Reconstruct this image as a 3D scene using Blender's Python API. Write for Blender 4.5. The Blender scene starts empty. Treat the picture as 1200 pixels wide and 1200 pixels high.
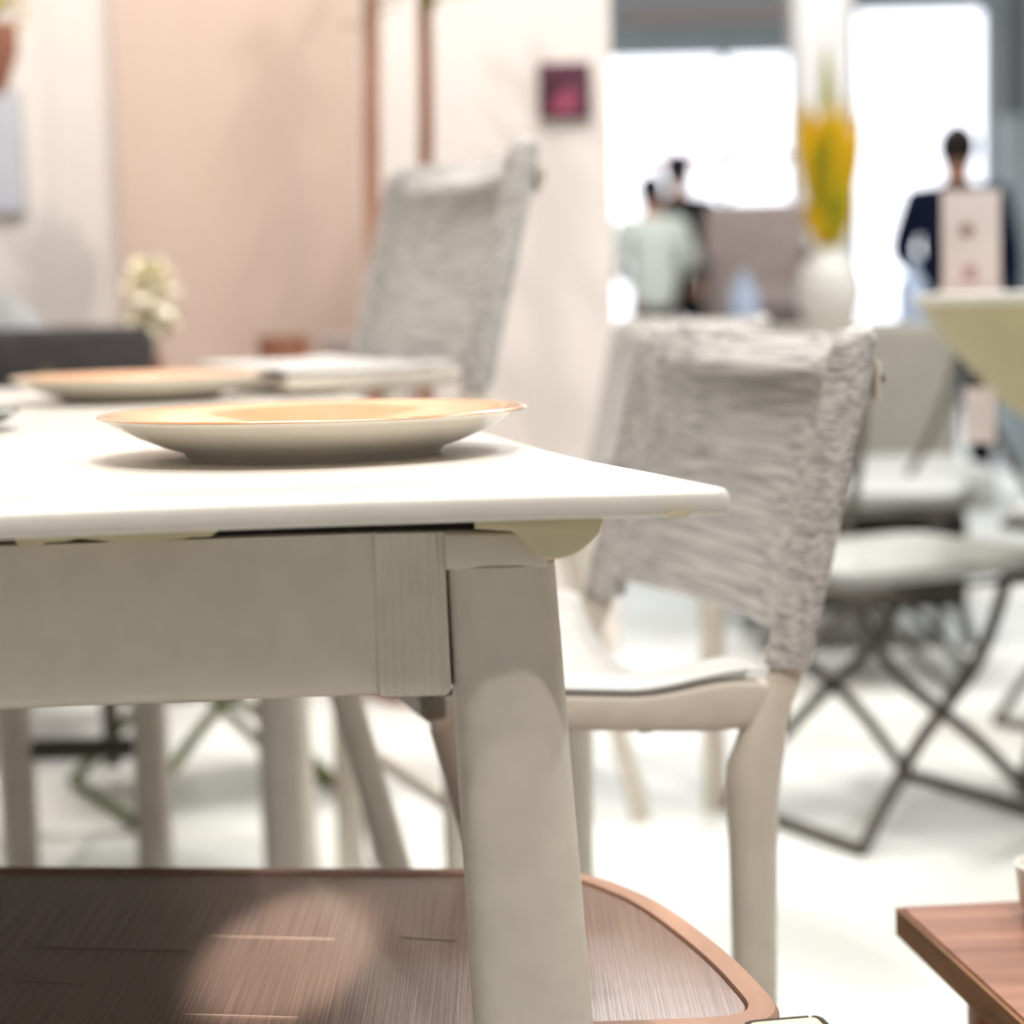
import bpy, bmesh, math, random
from mathutils import Vector, Matrix, noise

random.seed(7)
S = bpy.context.scene
COL = S.collection
R = math.radians
PI = math.pi

# ------------------------------------------------------------ camera
EYE = 0.854
FPX = 2400.0
cd = bpy.data.cameras.new('camera')
cam = bpy.data.objects.new('camera', cd)
COL.objects.link(cam)
cd.sensor_width = 36
cd.lens = 72
cd.clip_start = 0.05
cd.clip_end = 200
PITCH = math.atan(240 / 2400)
CM = Matrix.Rotation(PI / 2 - PITCH, 4, 'X') @ Matrix.Rotation(R(-1.4), 4, 'Z')
cam.matrix_world = Matrix.Translation((0, 0, EYE)) @ CM
cd.dof.use_dof = True
cd.dof.focus_distance = 1.325
cd.dof.aperture_fstop = 3.8
S.camera = cam

# ------------------------------------------------------------ world, exposure
S.view_settings.view_transform = 'Standard'
S.view_settings.look = 'None'
S.view_settings.gamma = 1
S.view_settings.exposure = 0.0
S.view_settings.use_curve_mapping = False
w = bpy.data.worlds.new('hall_ambience')
S.world = w
w.use_nodes = True
w.node_tree.nodes['Background'].inputs[0].default_value = (1.0, 0.955, 0.90, 1)
w.node_tree.nodes['Background'].inputs[1].default_value = 0.22


# ------------------------------------------------------------ hall lamps and added lights
def area(name, loc, size, power, color, target=None):
    l = bpy.data.lights.new(name, 'AREA')
    l.shape = 'DISK'
    l.size = size
    l.energy = power
    l.color = color
    o = bpy.data.objects.new(name, l)
    COL.objects.link(o)
    o.location = loc
    if target is not None:
        o.rotation_euler = (Vector(target) - Vector(loc)).to_track_quat('-Z', 'Y').to_euler()
    return o


def spot(name, loc, target, power, color, angle=40, blend=0.35, radius=0.05):
    l = bpy.data.lights.new(name, 'SPOT')
    l.energy = power
    l.color = color
    l.spot_size = R(angle)
    l.spot_blend = blend
    l.shadow_soft_size = radius
    o = bpy.data.objects.new(name, l)
    COL.objects.link(o)
    o.location = loc
    o.rotation_euler = (Vector(target) - Vector(loc)).to_track_quat('-Z', 'Y').to_euler()
    return o


WARM = (1.0, 0.95, 0.885)
COOL = (0.93, 0.97, 1.0)
area('unseen_ceiling_lamp', (0.3, 2.6, 5.0), 1.6, 95, WARM)
area('unseen_ceiling_lamp', (-0.75, 4.1, 4.4), 0.9, 60, WARM)
area('unseen_ceiling_lamp', (3.0, 4.0, 5.0), 1.6, 150, COOL)
area('unseen_ceiling_lamp', (1.6, 10.6, 5.2), 2.0, 330, COOL)  # added out of view to brighten the back of the hall
spot('spot_lamp', (0.42, 0.38, 3.15), (0.1, 1.5, 0.5), 165, WARM, 60, 0.4, 0.03)
spot('spot_lamp', (-0.36, 0.52, 3.3), (-0.1, 1.6, 0.6), 85, WARM, 60, 0.4, 0.03)
spot('spot_lamp', (1.9, 1.2, 3.6), (0.3, 2.0, 0.4), 140, COOL, 65, 0.5, 0.05)
spot('spot_lamp', (0.9, 2.9, 4.0), (0.75, 3.1, 0.0), 60, (1, 0.98, 0.95), 75, 0.7, 0.08)
spot('spot_lamp', (-1.4, 3.5, 4.3), (-0.6, 5.0, 1.3), 285, (1.0, 0.93, 0.885), 90, 0.6, 0.08)
spot('spot_lamp', (0.5, 3.5, 4.3), (0.1, 5.0, 1.2), 180, (1.0, 0.95, 0.91), 80, 0.6, 0.08)
# low narrow beam added out of view to light a patch on the bench
spot('added_bench_beam', (-0.55, -4.2, 2.75), (-0.168, 1.42, 0.40), 3600, (1.0, 0.84, 0.72), 1.35, 0.7, 0.01)


# ------------------------------------------------------------ pixel helpers (1200 frame)
def ray(x, y):
    return CM.to_3x3() @ Vector(((x - 600) / FPX, -(y - 600) / FPX, -1))


def at(x, y, Y):
    d = ray(x, y)
    return Vector((0, 0, EYE)) + d * (Y / d.y)


def atz(x, y, z):
    d = ray(x, y)
    return Vector((0, 0, EYE)) + d * ((z - EYE) / d.z)


# ------------------------------------------------------------ materials
def srgb(c):
    return tuple((v / 255 / 12.92) if v / 255 <= 0.04045 else ((v / 255 + 0.055) / 1.055) ** 2.4 for v in c)


def mat(name, rgb, rough=0.5, spec=0.5, var=0.0, scale=(8, 8, 8), bump=0.0, rgb2=None, metallic=0.0,
        detail=4, coat=0.0, emit=0.0, ior=None, lo=0.35, hi=0.65, bump_dist=0.002):
    m = bpy.data.materials.new(name)
    m.use_nodes = True
    nt = m.node_tree
    b = nt.nodes['Principled BSDF']
    c1 = (*srgb(rgb), 1)
    b.inputs['Base Color'].default_value = c1
    b.inputs['Roughness'].default_value = rough
    b.inputs['Specular IOR Level'].default_value = spec
    b.inputs['Metallic'].default_value = metallic
    b.inputs['Coat Weight'].default_value = coat
    if ior:
        b.inputs['IOR'].default_value = ior
    if emit:
        b.inputs['Emission Color'].default_value = c1
        b.inputs['Emission Strength'].default_value = emit
    tc = nt.nodes.new('ShaderNodeTexCoord')
    mp = nt.nodes.new('ShaderNodeMapping')
    mp.inputs['Scale'].default_value = scale
    nt.links.new(tc.outputs['Object'], mp.inputs['Vector'])
    nz = nt.nodes.new('ShaderNodeTexNoise')
    nz.inputs['Scale'].default_value = 1.0
    nz.inputs['Detail'].default_value = detail
    nt.links.new(mp.outputs['Vector'], nz.inputs['Vector'])
    if rgb2 is None:
        rgb2 = tuple(max(0, v * (1 - var)) for v in rgb)
    cr = nt.nodes.new('ShaderNodeValToRGB')
    cr.color_ramp.elements[0].position = lo
    cr.color_ramp.elements[0].color = (*srgb(rgb2), 1)
    cr.color_ramp.elements[1].position = hi
    cr.color_ramp.elements[1].color = c1
    nt.links.new(nz.outputs['Fac'], cr.inputs['Fac'])
    nt.links.new(cr.outputs['Color'], b.inputs['Base Color'])
    if bump:
        bp = nt.nodes.new('ShaderNodeBump')
        bp.inputs['Strength'].default_value = bump
        bp.inputs['Distance'].default_value = bump_dist
        nt.links.new(nz.outputs['Fac'], bp.inputs['Height'])
        nt.links.new(bp.outputs['Normal'], b.inputs['Normal'])
    return m


M = {}
M['taupe'] = mat('taupe_powder_coat', (212, 202, 188), 0.42, 0.4, 0.03, (40, 40, 40), 0.03)
M['top'] = mat('pale_powder_coat_top', (220, 213, 204), 0.30, 0.5, 0.02, (40, 40, 40), 0.02)
M['clip'] = mat('beige_plastic', (206, 194, 160), 0.5, 0.4, 0.03, (30, 30, 30))
M['stop'] = mat('brown_grey_plastic', (128, 118, 102), 0.5, 0.4, 0.05)
M['dark_gap'] = mat('dark_steel', (52, 48, 44), 0.5, 0.4, 0.1)
M['fabric'] = mat('slub_sling_fabric', (206, 202, 198), 0.85, 0.2, 0, (5, 120, 430), 0.3, (140, 136, 133), detail=2.0,
                  lo=0.34, hi=0.62, bump_dist=0.0006)
M['seam'] = mat('sling_seam_stitch', (218, 204, 194), 0.9, 0.1, 0, (120, 120, 260), 0.8, (168, 156, 148), detail=4)
M['sling_seat'] = mat('pale_sling_seat', (206, 205, 202), 0.55, 0.4, 0, (90, 4, 4), 0.2, (188, 186, 182))
M['bench'] = mat('brown_woven_seat', (158, 120, 98), 0.27, 0.6, 0, (700, 5, 5), 0.35, (120, 88, 72), detail=3,
                 coat=0.6, ior=2.2, bump_dist=0.0006)
bs = M['bench'].node_tree.nodes['Principled BSDF']
bs.inputs['Sheen Weight'].default_value = 0.4
bs.inputs['Sheen Roughness'].default_value = 0.35
M['seat_glint'] = mat('glint_streak', (178, 160, 148), 0.6, 0.3, 0.1)  # pale colour for highlights modelled on the bench seat
M['bench_rim'] = mat('tan_bench_rim', (190, 150, 128), 0.6, 0.3, 0.12, (20, 4, 4))
M['plate_out'] = mat('cream_glaze', (242, 236, 222), 0.25, 0.5, 0.03, (20, 20, 20), coat=0.3)
M['plate_in'] = mat('tan_glaze', (222, 170, 124), 0.20, 0.5, 0, (14, 14, 14), rgb2=(208, 152, 106), coat=0.6)
M['dish_dark'] = mat('grey_green_glaze', (112, 116, 106), 0.3, 0.5, 0.1)
M['floor'] = mat('pale_hall_floor', (220, 223, 219), 0.45, 0.3, 0, (0.5, 0.5, 0.5), rgb2=(215, 213, 206), lo=0.3, hi=0.6)
M['white_wall'] = mat('warm_white_wall', (240, 231, 225), 0.8, 0.2, 0.02, (2, 2, 2))
M['pink_panel'] = mat('pale_pink_wood_panel', (220, 198, 184), 0.6, 0.3, 0, (7, 7, 0.5), rgb2=(215, 190, 175), lo=0.2, hi=0.8)
M['bark'] = mat('brown_bark', (176, 118, 88), 0.85, 0.2, 0, (30, 30, 6), 0.6, (136, 86, 60))
M['bark_pale'] = mat('pink_brown_bark', (204, 156, 132), 0.85, 0.2, 0, (30, 30, 6), 0.6, (176, 126, 102))
M['leaf'] = mat('olive_leaf', (136, 132, 66), 0.6, 0.3, 0.25, (30, 30, 30))
M['yellow_leaf'] = mat('yellow_leaf', (206, 184, 50), 0.6, 0.3, 0.2, (20, 20, 20))
M['plume'] = mat('golden_plume', (232, 180, 30), 0.8, 0.2, 0, (8, 8, 8), rgb2=(198, 164, 20))
M['plume_green'] = mat('green_plume', (170, 170, 40), 0.8, 0.2, 0.2, (8, 8, 8))
M['plum'] = mat('plum_sign', (98, 56, 72), 0.5, 0.3, 0, (30, 30, 30), rgb2=(72, 40, 56))
M['plum_pink'] = mat('plum_pink_print', (168, 84, 112), 0.5, 0.3, 0.15, (60, 60, 60))
M['charcoal'] = mat('charcoal_fabric', (78, 74, 74), 0.85, 0.2, 0, (20, 60, 160), 0.3, (56, 52, 52))
M['wire'] = mat('dark_bronze_wire', (82, 76, 68), 0.5, 0.4, 0.15, (30, 30, 30))
M['olive_wire'] = mat('olive_green_wire', (104, 108, 66), 0.5, 0.4, 0.15, (30, 30, 30))
M['sage'] = mat('sage_canvas', (188, 196, 184), 0.85, 0.2, 0.05, (60, 60, 60))
M['olive_side'] = mat('olive_beige_laminate', (196, 186, 142), 0.5, 0.4, 0.05, (6, 6, 6))
M['rim_white'] = mat('off_white_table_face', (226, 222, 212), 0.4, 0.4, 0.03)
M['cushion'] = mat('pale_grey_cushion', (184, 186, 184), 0.9, 0.1, 0.05, (80, 80, 80), 0.2)
M['grey_fabric'] = mat('mid_grey_fabric', (160, 156, 146), 0.9, 0.1, 0.1, (60, 60, 60))
M['dark_base'] = mat('dark_brown_base', (58, 54, 48), 0.6, 0.3, 0.15)
M['wood'] = mat('red_brown_wood', (158, 108, 82), 0.5, 0.35, 0, (5, 50, 50), 0.15, (122, 76, 52))
M['wood_edge'] = mat('brown_wood_edge', (136, 92, 48), 0.6, 0.3, 0, (60, 4, 60), 0.1, (104, 66, 30))
M['cream'] = mat('cream_canvas', (238, 226, 188), 0.85, 0.2, 0.05, (60, 60, 60))
M['piping'] = mat('charcoal_piping', (66, 60, 54), 0.7, 0.3, 0.1)
M['white_china'] = mat('white_china', (240, 236, 228), 0.3, 0.5, 0.03)
M['paper'] = mat('pale_pink_card', (222, 208, 204), 0.8, 0.2, 0.03)
M['print_brown'] = mat('brown_print', (150, 122, 108), 0.8, 0.2, 0.1)
M['print_pink'] = mat('dusty_pink_print', (190, 152, 154), 0.8, 0.2, 0.1)
M['wicker'] = mat('grey_brown_wicker', (178, 164, 160), 0.8, 0.2, 0, (40, 40, 90), 0.5, (146, 132, 128))
M['navy'] = mat('navy_cloth', (22, 30, 56), 0.9, 0.1, 0.25, (12, 12, 12))
M['black_cloth'] = mat('black_cloth', (22, 22, 26), 0.9, 0.1, 0.25, (12, 12, 12))
M['pale_jacket'] = mat('pale_grey_green_jacket', (206, 208, 198), 0.9, 0.1, 0.08, (12, 12, 12))
M['skin'] = mat('skin', (186, 136, 112), 0.6, 0.3, 0.05, (20, 20, 20))
M['hair'] = mat('dark_brown_hair', (38, 28, 24), 0.7, 0.3, 0.3, (60, 60, 60))
M['grey_hair'] = mat('black_hair', (24, 22, 24), 0.7, 0.3, 0.3, (60, 60, 60))
M['frame_grey'] = mat('grey_window_frame', (150, 158, 162), 0.5, 0.4, 0.05)
M['frame_dark'] = mat('dark_window_frame', (96, 102, 106), 0.5, 0.4, 0.05)
M['blue_grey'] = mat('blue_grey_wall', (168, 178, 184), 0.8, 0.2, 0.04, (3, 3, 3))
M['pillar'] = mat('pale_grey_pillar', (218, 210, 204), 0.8, 0.2, 0.03, (3, 3, 3))
M['daylight'] = mat('daylit_glazing', (246, 248, 255), 0.2, 0.3, 0.0, emit=2.2)
M['red_band'] = mat('faded_red_band', (226, 150, 150), 0.7, 0.2, 0.05)
M['picture_blue'] = mat('pale_blue_print', (206, 206, 214), 0.6, 0.3, 0, (4, 4, 4), rgb2=(196, 198, 210))
M['flower'] = mat('white_petals', (248, 242, 224), 0.7, 0.2, 0, (20, 20, 20), rgb2=(238, 228, 190))
M['terracotta'] = mat('terracotta', (176, 120, 98), 0.8, 0.2, 0.1)
M['silver_cloth'] = mat('grey_cloth', (186, 188, 190), 0.9, 0.1, 0.06, (30, 30, 30))
M['bokeh_blue'] = mat('pale_blue_bokeh', (196, 212, 240), 0.1, 0.6, 0.03, coat=0.5)


# ------------------------------------------------------------ object helpers
def link(name, bm, m, parent=None, smooth=True, sharp=40):
    bmesh.ops.recalc_face_normals(bm, faces=bm.faces[:])
    me = bpy.data.meshes.new(name)
    bm.to_mesh(me)
    bm.free()
    if smooth:
        for p in me.polygons:
            p.use_smooth = True
        me.set_sharp_from_angle(angle=R(sharp))
    me.materials.append(M[m] if isinstance(m, str) else m)
    o = bpy.data.objects.new(name, me)
    COL.objects.link(o)
    if parent is not None:
        o.parent = parent
    return o


def tag(o, label, cat, group=None, kind=None):
    if label:
        o['label'] = label
    if cat:
        o['category'] = cat
    if group:
        o['group'] = group
    if kind:
        o['kind'] = kind
    return o


def thing(name, label, cat, loc=(0, 0, 0), rz=0, group=None):
    o = bpy.data.objects.new(name, None)
    o.empty_display_size = 0.1
    COL.objects.link(o)
    o.location = loc
    o.rotation_euler = (0, 0, rz)
    return tag(o, label, cat, group)


def struct(name, bm, m, parent=None, smooth=False):
    o = link(name, bm, m, parent, smooth)
    if parent is None:
        o['kind'] = 'structure'
    return o


def copy_tree(o, parent=None):
    c = o.copy()
    COL.objects.link(c)
    if parent is not None:
        c.parent = parent
    for ch in list(o.children):
        copy_tree(ch, c)
    return c


def box(bm, x0, x1, y0, y1, z0, z1, bev=0.0, seg=2):
    r = bmesh.ops.create_cube(bm, size=1)
    vs = r['verts']
    for v in vs:
        v.co = Vector(((x0 + x1) / 2 + v.co.x * (x1 - x0), (y0 + y1) / 2 + v.co.y * (y1 - y0),
                       (z0 + z1) / 2 + v.co.z * (z1 - z0)))
    if bev:
        es = list({e for v in vs for e in v.link_edges})
        bmesh.ops.bevel(bm, geom=es, offset=bev, segments=seg, profile=0.5, affect='EDGES')


def B(*a, **k):
    bm = bmesh.new()
    box(bm, *a, **k)
    return bm


def loft(bm, rings, cap=True, closed=True):
    vr = [[bm.verts.new(p) for p in r] for r in rings]
    n = len(vr[0])
    for a, b in zip(vr, vr[1:]):
        for i in range(n if closed else n - 1):
            j = (i + 1) % n
            bm.faces.new((a[i], a[j], b[j], b[i]))
    if cap and closed:
        bm.faces.new(list(reversed(vr[0])))
        bm.faces.new(vr[-1])
    return vr


def catmull(pts, n):
    P = [Vector(p) for p in pts]
    out = []
    for i in range(len(P) - 1):
        p0 = P[max(i - 1, 0)]
        p1, p2 = P[i], P[i + 1]
        p3 = P[min(i + 2, len(P) - 1)]
        for k in range(n):
            t = k / n
            out.append(0.5 * ((2 * p1) + (p2 - p0) * t + (2 * p0 - 5 * p1 + 4 * p2 - p3) * t * t
                              + (3 * p1 - p0 - 3 * p2 + p3) * t ** 3))
    out.append(P[-1])
    return out


def tube(bm, pts, ra, rb=None, n=12, ref=(1, 0, 0), power=2.0):
    """sweep an elliptical (or squarish) section; ra along ref, rb across; ra and rb numbers or lists"""
    P = [Vector(p) for p in pts]
    ref = Vector(ref)
    rb = ra if rb is None else rb
    rings = []
    for i, p in enumerate(P):
        t = (P[min(i + 1, len(P) - 1)] - P[max(i - 1, 0)]).normalized()
        a = ref - t * ref.dot(t)
        if a.length < 1e-4:
            a = Vector((0, 0, 1)) - t * t.z
            if a.length < 1e-4:
                a = Vector((0, 1, 0))
        a.normalize()
        b = t.cross(a)
        A = ra[i] if isinstance(ra, (list, tuple)) else ra
        Bq = rb[i] if isinstance(rb, (list, tuple)) else rb
        ring = []
        for k in range(n):
            th = 2 * PI * k / n
            c, s = math.cos(th), math.sin(th)
            c = math.copysign(abs(c) ** (2 / power), c)
            s = math.copysign(abs(s) ** (2 / power), s)
            ring.append(p + a * A * c + b * Bq * s)
        rings.append(ring)
    loft(bm, rings)


def T(pts, ra, rb=None, **k):
    bm = bmesh.new()
    tube(bm, pts, ra, rb, **k)
    return bm


def lathe(bm, prof, n=32, c=(0, 0, 0)):
    rings = []
    for r, z in prof:
        r = max(r, 1e-4)
        rings.append([Vector((c[0] + r * math.cos(2 * PI * k / n), c[1] + r * math.sin(2 * PI * k / n), c[2] + z))
                      for k in range(n)])
    loft(bm, rings)


def L(prof, n=32, c=(0, 0, 0)):
    bm = bmesh.new()
    lathe(bm, prof, n, c)
    return bm


def offset_poly(P, d):
    n = len(P)
    out = []
    area2 = sum(P[i][0] * P[(i + 1) % n][1] - P[(i + 1) % n][0] * P[i][1] for i in range(n))
    sgn = 1 if area2 > 0 else -1
    for i in range(n):
        a, b, c = Vector(P[i - 1]), Vector(P[i]), Vector(P[(i + 1) % n])
        e1, e2 = (b - a).normalized(), (c - b).normalized()
        n1, n2 = Vector((-e1.y, e1.x)) * sgn, Vector((-e2.y, e2.x)) * sgn
        m = n1 + n2
        if m.length < 1e-6:
            m = n1
        m.normalize()
        out.append(b + m * (d / max(0.35, m.dot(n1))))
    return out


def slab(bm, outline, profile):
    """outline: 2D points; profile: list of (inset, z) bottom to top"""
    rings = []
    for ins, z in profile:
        rings.append([Vector((p[0], p[1], z)) for p in offset_poly(outline, ins)])
    loft(bm, rings)


def round_corners(P, rad, seg=5):
    out = []
    n = len(P)
    rr = rad if isinstance(rad, (list, tuple)) else [rad] * n
    for i in range(n):
        a, b, c = Vector(P[i - 1]), Vector(P[i]), Vector(P[(i + 1) % n])
        r = rr[i]
        if r <= 0:
            out.append(b)
            continue
        p0 = b + (a - b).normalized() * r
        p1 = b + (c - b).normalized() * r
        for k in range(seg + 1):
            t = k / seg
            out.append(p0 * (1 - t) ** 2 + b * 2 * t * (1 - t) + p1 * t * t)
    return out


def prism_xz(bm, poly, y0, y1, bev=0.0):
    """extrude an (x,z) polygon from y0 to y1, softened front edge"""
    if bev:
        ins = offset_poly(poly, bev)
        rings = [[Vector((p[0], y0, p[1])) for p in ins],
                 [Vector((p[0], y0 + bev * 0.3, p[1])) for p in offset_poly(poly, bev * 0.3)],
                 [Vector((p[0], y0 + bev, p[1])) for p in poly],
                 [Vector((p[0], y1, p[1])) for p in poly]]
    else:
        rings = [[Vector((p[0], y0, p[1])) for p in poly], [Vector((p[0], y1, p[1])) for p in poly]]
    loft(bm, rings)


# ------------------------------------------------------------ setting
struct('floor', B(-9, 12, -4, 17.2, -0.1, 0), 'floor')
# free-standing display wall at the back left
wb = struct('wall_back', B(-3.2, 0.262, 5.0, 5.18, 0, 3.3), 'white_wall')
pp = struct('panel', B(-0.925, -0.345, 4.955, 5.0, 0.02, 3.28, bev=0.004, seg=1), 'pink_panel', wb)
pp['label'] = 'pale pink wood panel on the display wall'
struct('baseboard_back', B(-3.2, 0.262, 4.985, 5.0, 0, 0.06), 'white_wall', wb)
# side return beside the panel
# far glazed wall of the hall
FW = 16.0
wf = struct('wall_far', B(-3.5, 9, FW + 0.25, FW + 0.45, 2.95, 5.5), 'frame_grey')


def window(name, x0, x1, z0, z1, mull, trans):
    t = struct(name, B(x0, x1, FW + 0.12, FW + 0.16, z0, z1), 'daylight')
    struct('frame', B(x0 - 0.06, x0, FW, FW + 0.25, z0, z1), 'frame_grey', t)
    struct('frame', B(x1, x1 + 0.06, FW, FW + 0.25, z0, z1), 'frame_grey', t)
    struct('frame', B(x0 - 0.06, x1 + 0.06, FW, FW + 0.25, z1, z1 + 0.12), 'frame_grey', t)
    struct('sill', B(x0 - 0.06, x1 + 0.06, FW - 0.04, FW + 0.25, z0 - 0.1, z0), 'frame_grey', t)
    for x in mull:
        struct('mullion', B(x - 0.03, x + 0.03, FW + 0.03, FW + 0.12, z0, z1), 'frame_grey', t)
    for z in trans:
        struct('transom', B(x0, x1, FW + 0.03, FW + 0.12, z - 0.03, z + 0.03), 'frame_grey', t)
    return t


w1 = window('window_1', 0.55, 2.28, 0.35, 2.74, [1.72], [])
struct('band', B(0.95, 2.26, FW + 0.08, FW + 0.118, 1.93, 2.0), 'red_band', w1)
w2 = window('window_2', 2.74, 3.72, 0.35, 3.05, [], [])
struct('wall_lintel', B(0.3, 2.5, FW - 0.05, FW + 0.3, 2.86, 3.9), 'frame_grey')
struct('trim_1', B(0.9, 2.2, FW - 0.12, FW - 0.05, 2.98, 3.1), 'wicker')
struct('wall_sill', B(0.3, 8.0, FW, FW + 0.3, 0, 0.25), 'frame_grey')
struct('wall_pillar', B(1.70, 2.02, 12.0, 12.35, 0, 4.6), 'pillar')
struct('wall_corner', B(2.43, 5.0, 10.0, 10.2, 0, 1.72), 'blue_grey')
struct('trim_2', B(2.43, 2.52, 9.98, 10.2, 1.72, 4.0), 'frame_dark')
struct('trim_3', B(2.52, 5.0, 10.02, 10.16, 1.72, 4.0), 'blue_grey')

# ------------------------------------------------------------ dining table
table = thing('dining_table', 'pale taupe extending dining table with white top, set with plates', 'table', (0, 0, 0))
TOP = 0.75
TH = 0.0155
right = [atz(861, 572, TOP), atz(770, 553, TOP), atz(700, 540, TOP), atz(640, 526, TOP), atz(597, 514, TOP)]
near = [Vector((-0.83, 1.02, 0)), Vector((-0.55, 1.068, 0)), atz(0, 600, TOP), atz(220, 591, TOP), atz(430, 584, TOP),
        atz(640, 577.5, TOP)]
FR = Vector((-0.318, 3.16))
FL = Vector((-1.27, 3.02))
outline = [Vector((p.x, p.y)) for p in near + right] + [FR, FL]
# rounded near corners
dv = (Vector((right[1].x, right[1].y)) - Vector((right[0].x, right[0].y))).normalized()
dn = (Vector((near[-1].x, near[-1].y)) - Vector((right[0].x, right[0].y))).normalized()


def line_at(poly, y):
    return poly


SEAM = 0.108
# end plank: strip parallel to the near edge
nl = [Vector((p.x, p.y)) for p in near] + [Vector((right[0].x, right[0].y))]
inner = [Vector((p.x - 0.23 * SEAM * (i / 6), p.y + SEAM)) for i, p in enumerate(nl)]
# the right end of the seam must sit on the right edge
rx = [Vector((p.x, p.y)) for p in right]


def edge_x(y):
    pts = rx + [FR]
    for a, b in zip(pts, pts[1:]):
        if a.y <= y <= b.y:
            return a.x + (b.x - a.x) * (y - a.y) / (b.y - a.y)
    return pts[-1].x


inner[-1] = Vector((edge_x(nl[-1].y + SEAM), nl[-1].y + SEAM))
prof = [(0.0035, TOP - TH), (0.0008, TOP - TH + 0.0012), (0.0, TOP - TH + 0.004), (0.0, TOP - 0.006),
        (0.0010, TOP - 0.0028), (0.0028, TOP - 0.0007), (0.0052, TOP)]
plank_out = round_corners(nl + list(reversed(inner)), [0.02] + [0] * 5 + [0.010] + [0.0] * 7)
bm = bmesh.new()
slab(bm, plank_out, prof)
tp = link('end_plank', bm, 'top', table, sharp=60)
g = 0.0012
main = [Vector((p.x, p.y + g)) for p in inner] + [p for p in rx if p.y > inner[-1].y + 0.03] + [FR, FL]
bm = bmesh.new()
slab(bm, main, prof)
link('tabletop', bm, 'top', table, sharp=60)
# dark board added under the top to darken what the bench reflects
bm = bmesh.new()
slab(bm, [Vector((-0.76, 1.24)), Vector((0.02, 1.30)), Vector((-0.37, 3.08)), Vector((-1.20, 2.94))],
     [(0.002, TOP - TH - 0.006), (0, TOP - TH - 0.005), (0, TOP - TH)])
link('added_dark_board', bm, 'dark_base', table)
# drain notch at the underside
nb = bmesh.new()
q = at(795, 604, nl[-1].y - 0.0025)
prism_xz(nb, [(q.x - 0.0075, q.z - 0.0008), (q.x - 0.004, q.z + 0.0014), (q.x, q.z + 0.002), (q.x + 0.004, q.z + 0.0014),
              (q.x + 0.0075, q.z - 0.0008)], q.y - 0.0003, q.y + 0.003)
link('drain_notch', nb, 'clip', table)

LEGC = Vector((-0.008, 1.205))
AY = 1.188      # front face of apron


def apron_bar(a, b, z0, z1, th, bulge, m='taupe', name='apron'):
    a, b = Vector(a), Vector(b)
    d = (b - a).normalized()
    nrm = Vector((d.y, -d.x))
    sec = [(0.0, z0 + 0.008), (0.003, z0 + 0.003), (0.008, z0), (th, z0), (th, z1), (0.0, z1)]
    mid = [(-bulge * math.sin(PI * t), z0 + 0.008 + (z1 - z0 - 0.008) * t) for t in (0.85, 0.7, 0.5, 0.3, 0.15)]
    sec = sec + mid
    bm = bmesh.new()
    rings = [[Vector((p.x - nrm.x * s, p.y - nrm.y * s, z)) for s, z in sec] for p in (a, b)]
    loft(bm, rings)
    return link(name, bm, m, table)


zt, zb = 0.7245, 0.628
AL = Vector((-0.72, AY - 0.055))
apron_bar(AL, Vector((at(441, 700, AY).x, AY)), zb, zt, 0.025, 0.003)
apron_bar((0.0, 1.26), (-0.33, 2.93), zb, zt, 0.025, 0.002)
apron_bar((-0.36, 3.02), (-1.14, 2.91), zb, zt, 0.025, 0.002)
apron_bar((-1.14, 2.84), (-0.77, 1.16), zb, zt, 0.025, 0.002)

# ribbed corner cover
bm = bmesh.new()
xl, xr = at(441.5, 700, AY).x, at(521, 660, AY).x
xr2 = at(529, 800, AY).x
nr = 8
cols = []
for i in range(nr * 3 + 1):
    t = i / (nr * 3)
    dep = (0.0, 0.0009, 0.0009)[i % 3] if 0 < t < 1 else 0.0006
    cols.append((t, dep))
rows = [(zt, 0), (0.70, 0.0), (0.66, 0.0), (0.642, 0.0), (0.633, 0.0006), (0.6285, 0.003), (0.6270, 0.007)]
grid = []
for z, back in rows:
    r = []
    f = (zt - z) / (zt - 0.627)
    for t, dep in cols:
        xx = xl + (xr + (xr2 - xr) * f - xl) * t
        zz = z
        if t > 0.9:
            zz = max(z, 0.627 + 0.006 * ((t - 0.9) / 0.1) ** 2)
        r.append(bm.verts.new((xx, AY - 0.004 + dep + back, zz)))
    grid.append(r)
for a, b in zip(grid, grid[1:]):
    for i in range(len(a) - 1):
        bm.faces.new((a[i], a[i + 1], b[i + 1], b[i]))
bk = [[bm.verts.new((v.co.x, AY + 0.03, v.co.z)) for v in (r[0], r[-1])] for r in grid]
for k in range(len(grid) - 1):
    bm.faces.new((grid[k][0], grid[k + 1][0], bk[k + 1][0], bk[k][0]))
    bm.faces.new((grid[k][-1], bk[k][1], bk[k + 1][1], grid[k + 1][-1]))
bm.faces.new(grid[-1] + [bk[-1][1], bk[-1][0]])
bm.faces.new(list(reversed(grid[0])) + [bk[0][0], bk[0][1]])
link('corner_cover', bm, 'taupe', table, sharp=25)


def table_leg(x, y, sx, sy, ztop=0.7045, zlow=0.0):
    """rounded square leg that splays out by sx, sy from top to floor"""
    rings = []
    n = 32
    for k in range(13):
        t = k / 12
        z = ztop + (zlow - ztop) * t
        hw = 0.0325 + 0.0075 * min(1, t * 1.25)
        hd = 0.031 + 0.004 * t
        ring = []
        for i in range(n):
            th = 2 * PI * i / n
            c, s = math.cos(th), math.sin(th)
            c = math.copysign(abs(c) ** (2 / 3.2), c)
            s = math.copysign(abs(s) ** (2 / 2.6), s)
            ring.append(Vector((x + sx * t + c * hw, y + sy * t + s * hd, z)))
        rings.append(ring)
    bm = bmesh.new()
    loft(bm, rings)
    return link('leg', bm, 'taupe', table)


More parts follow.
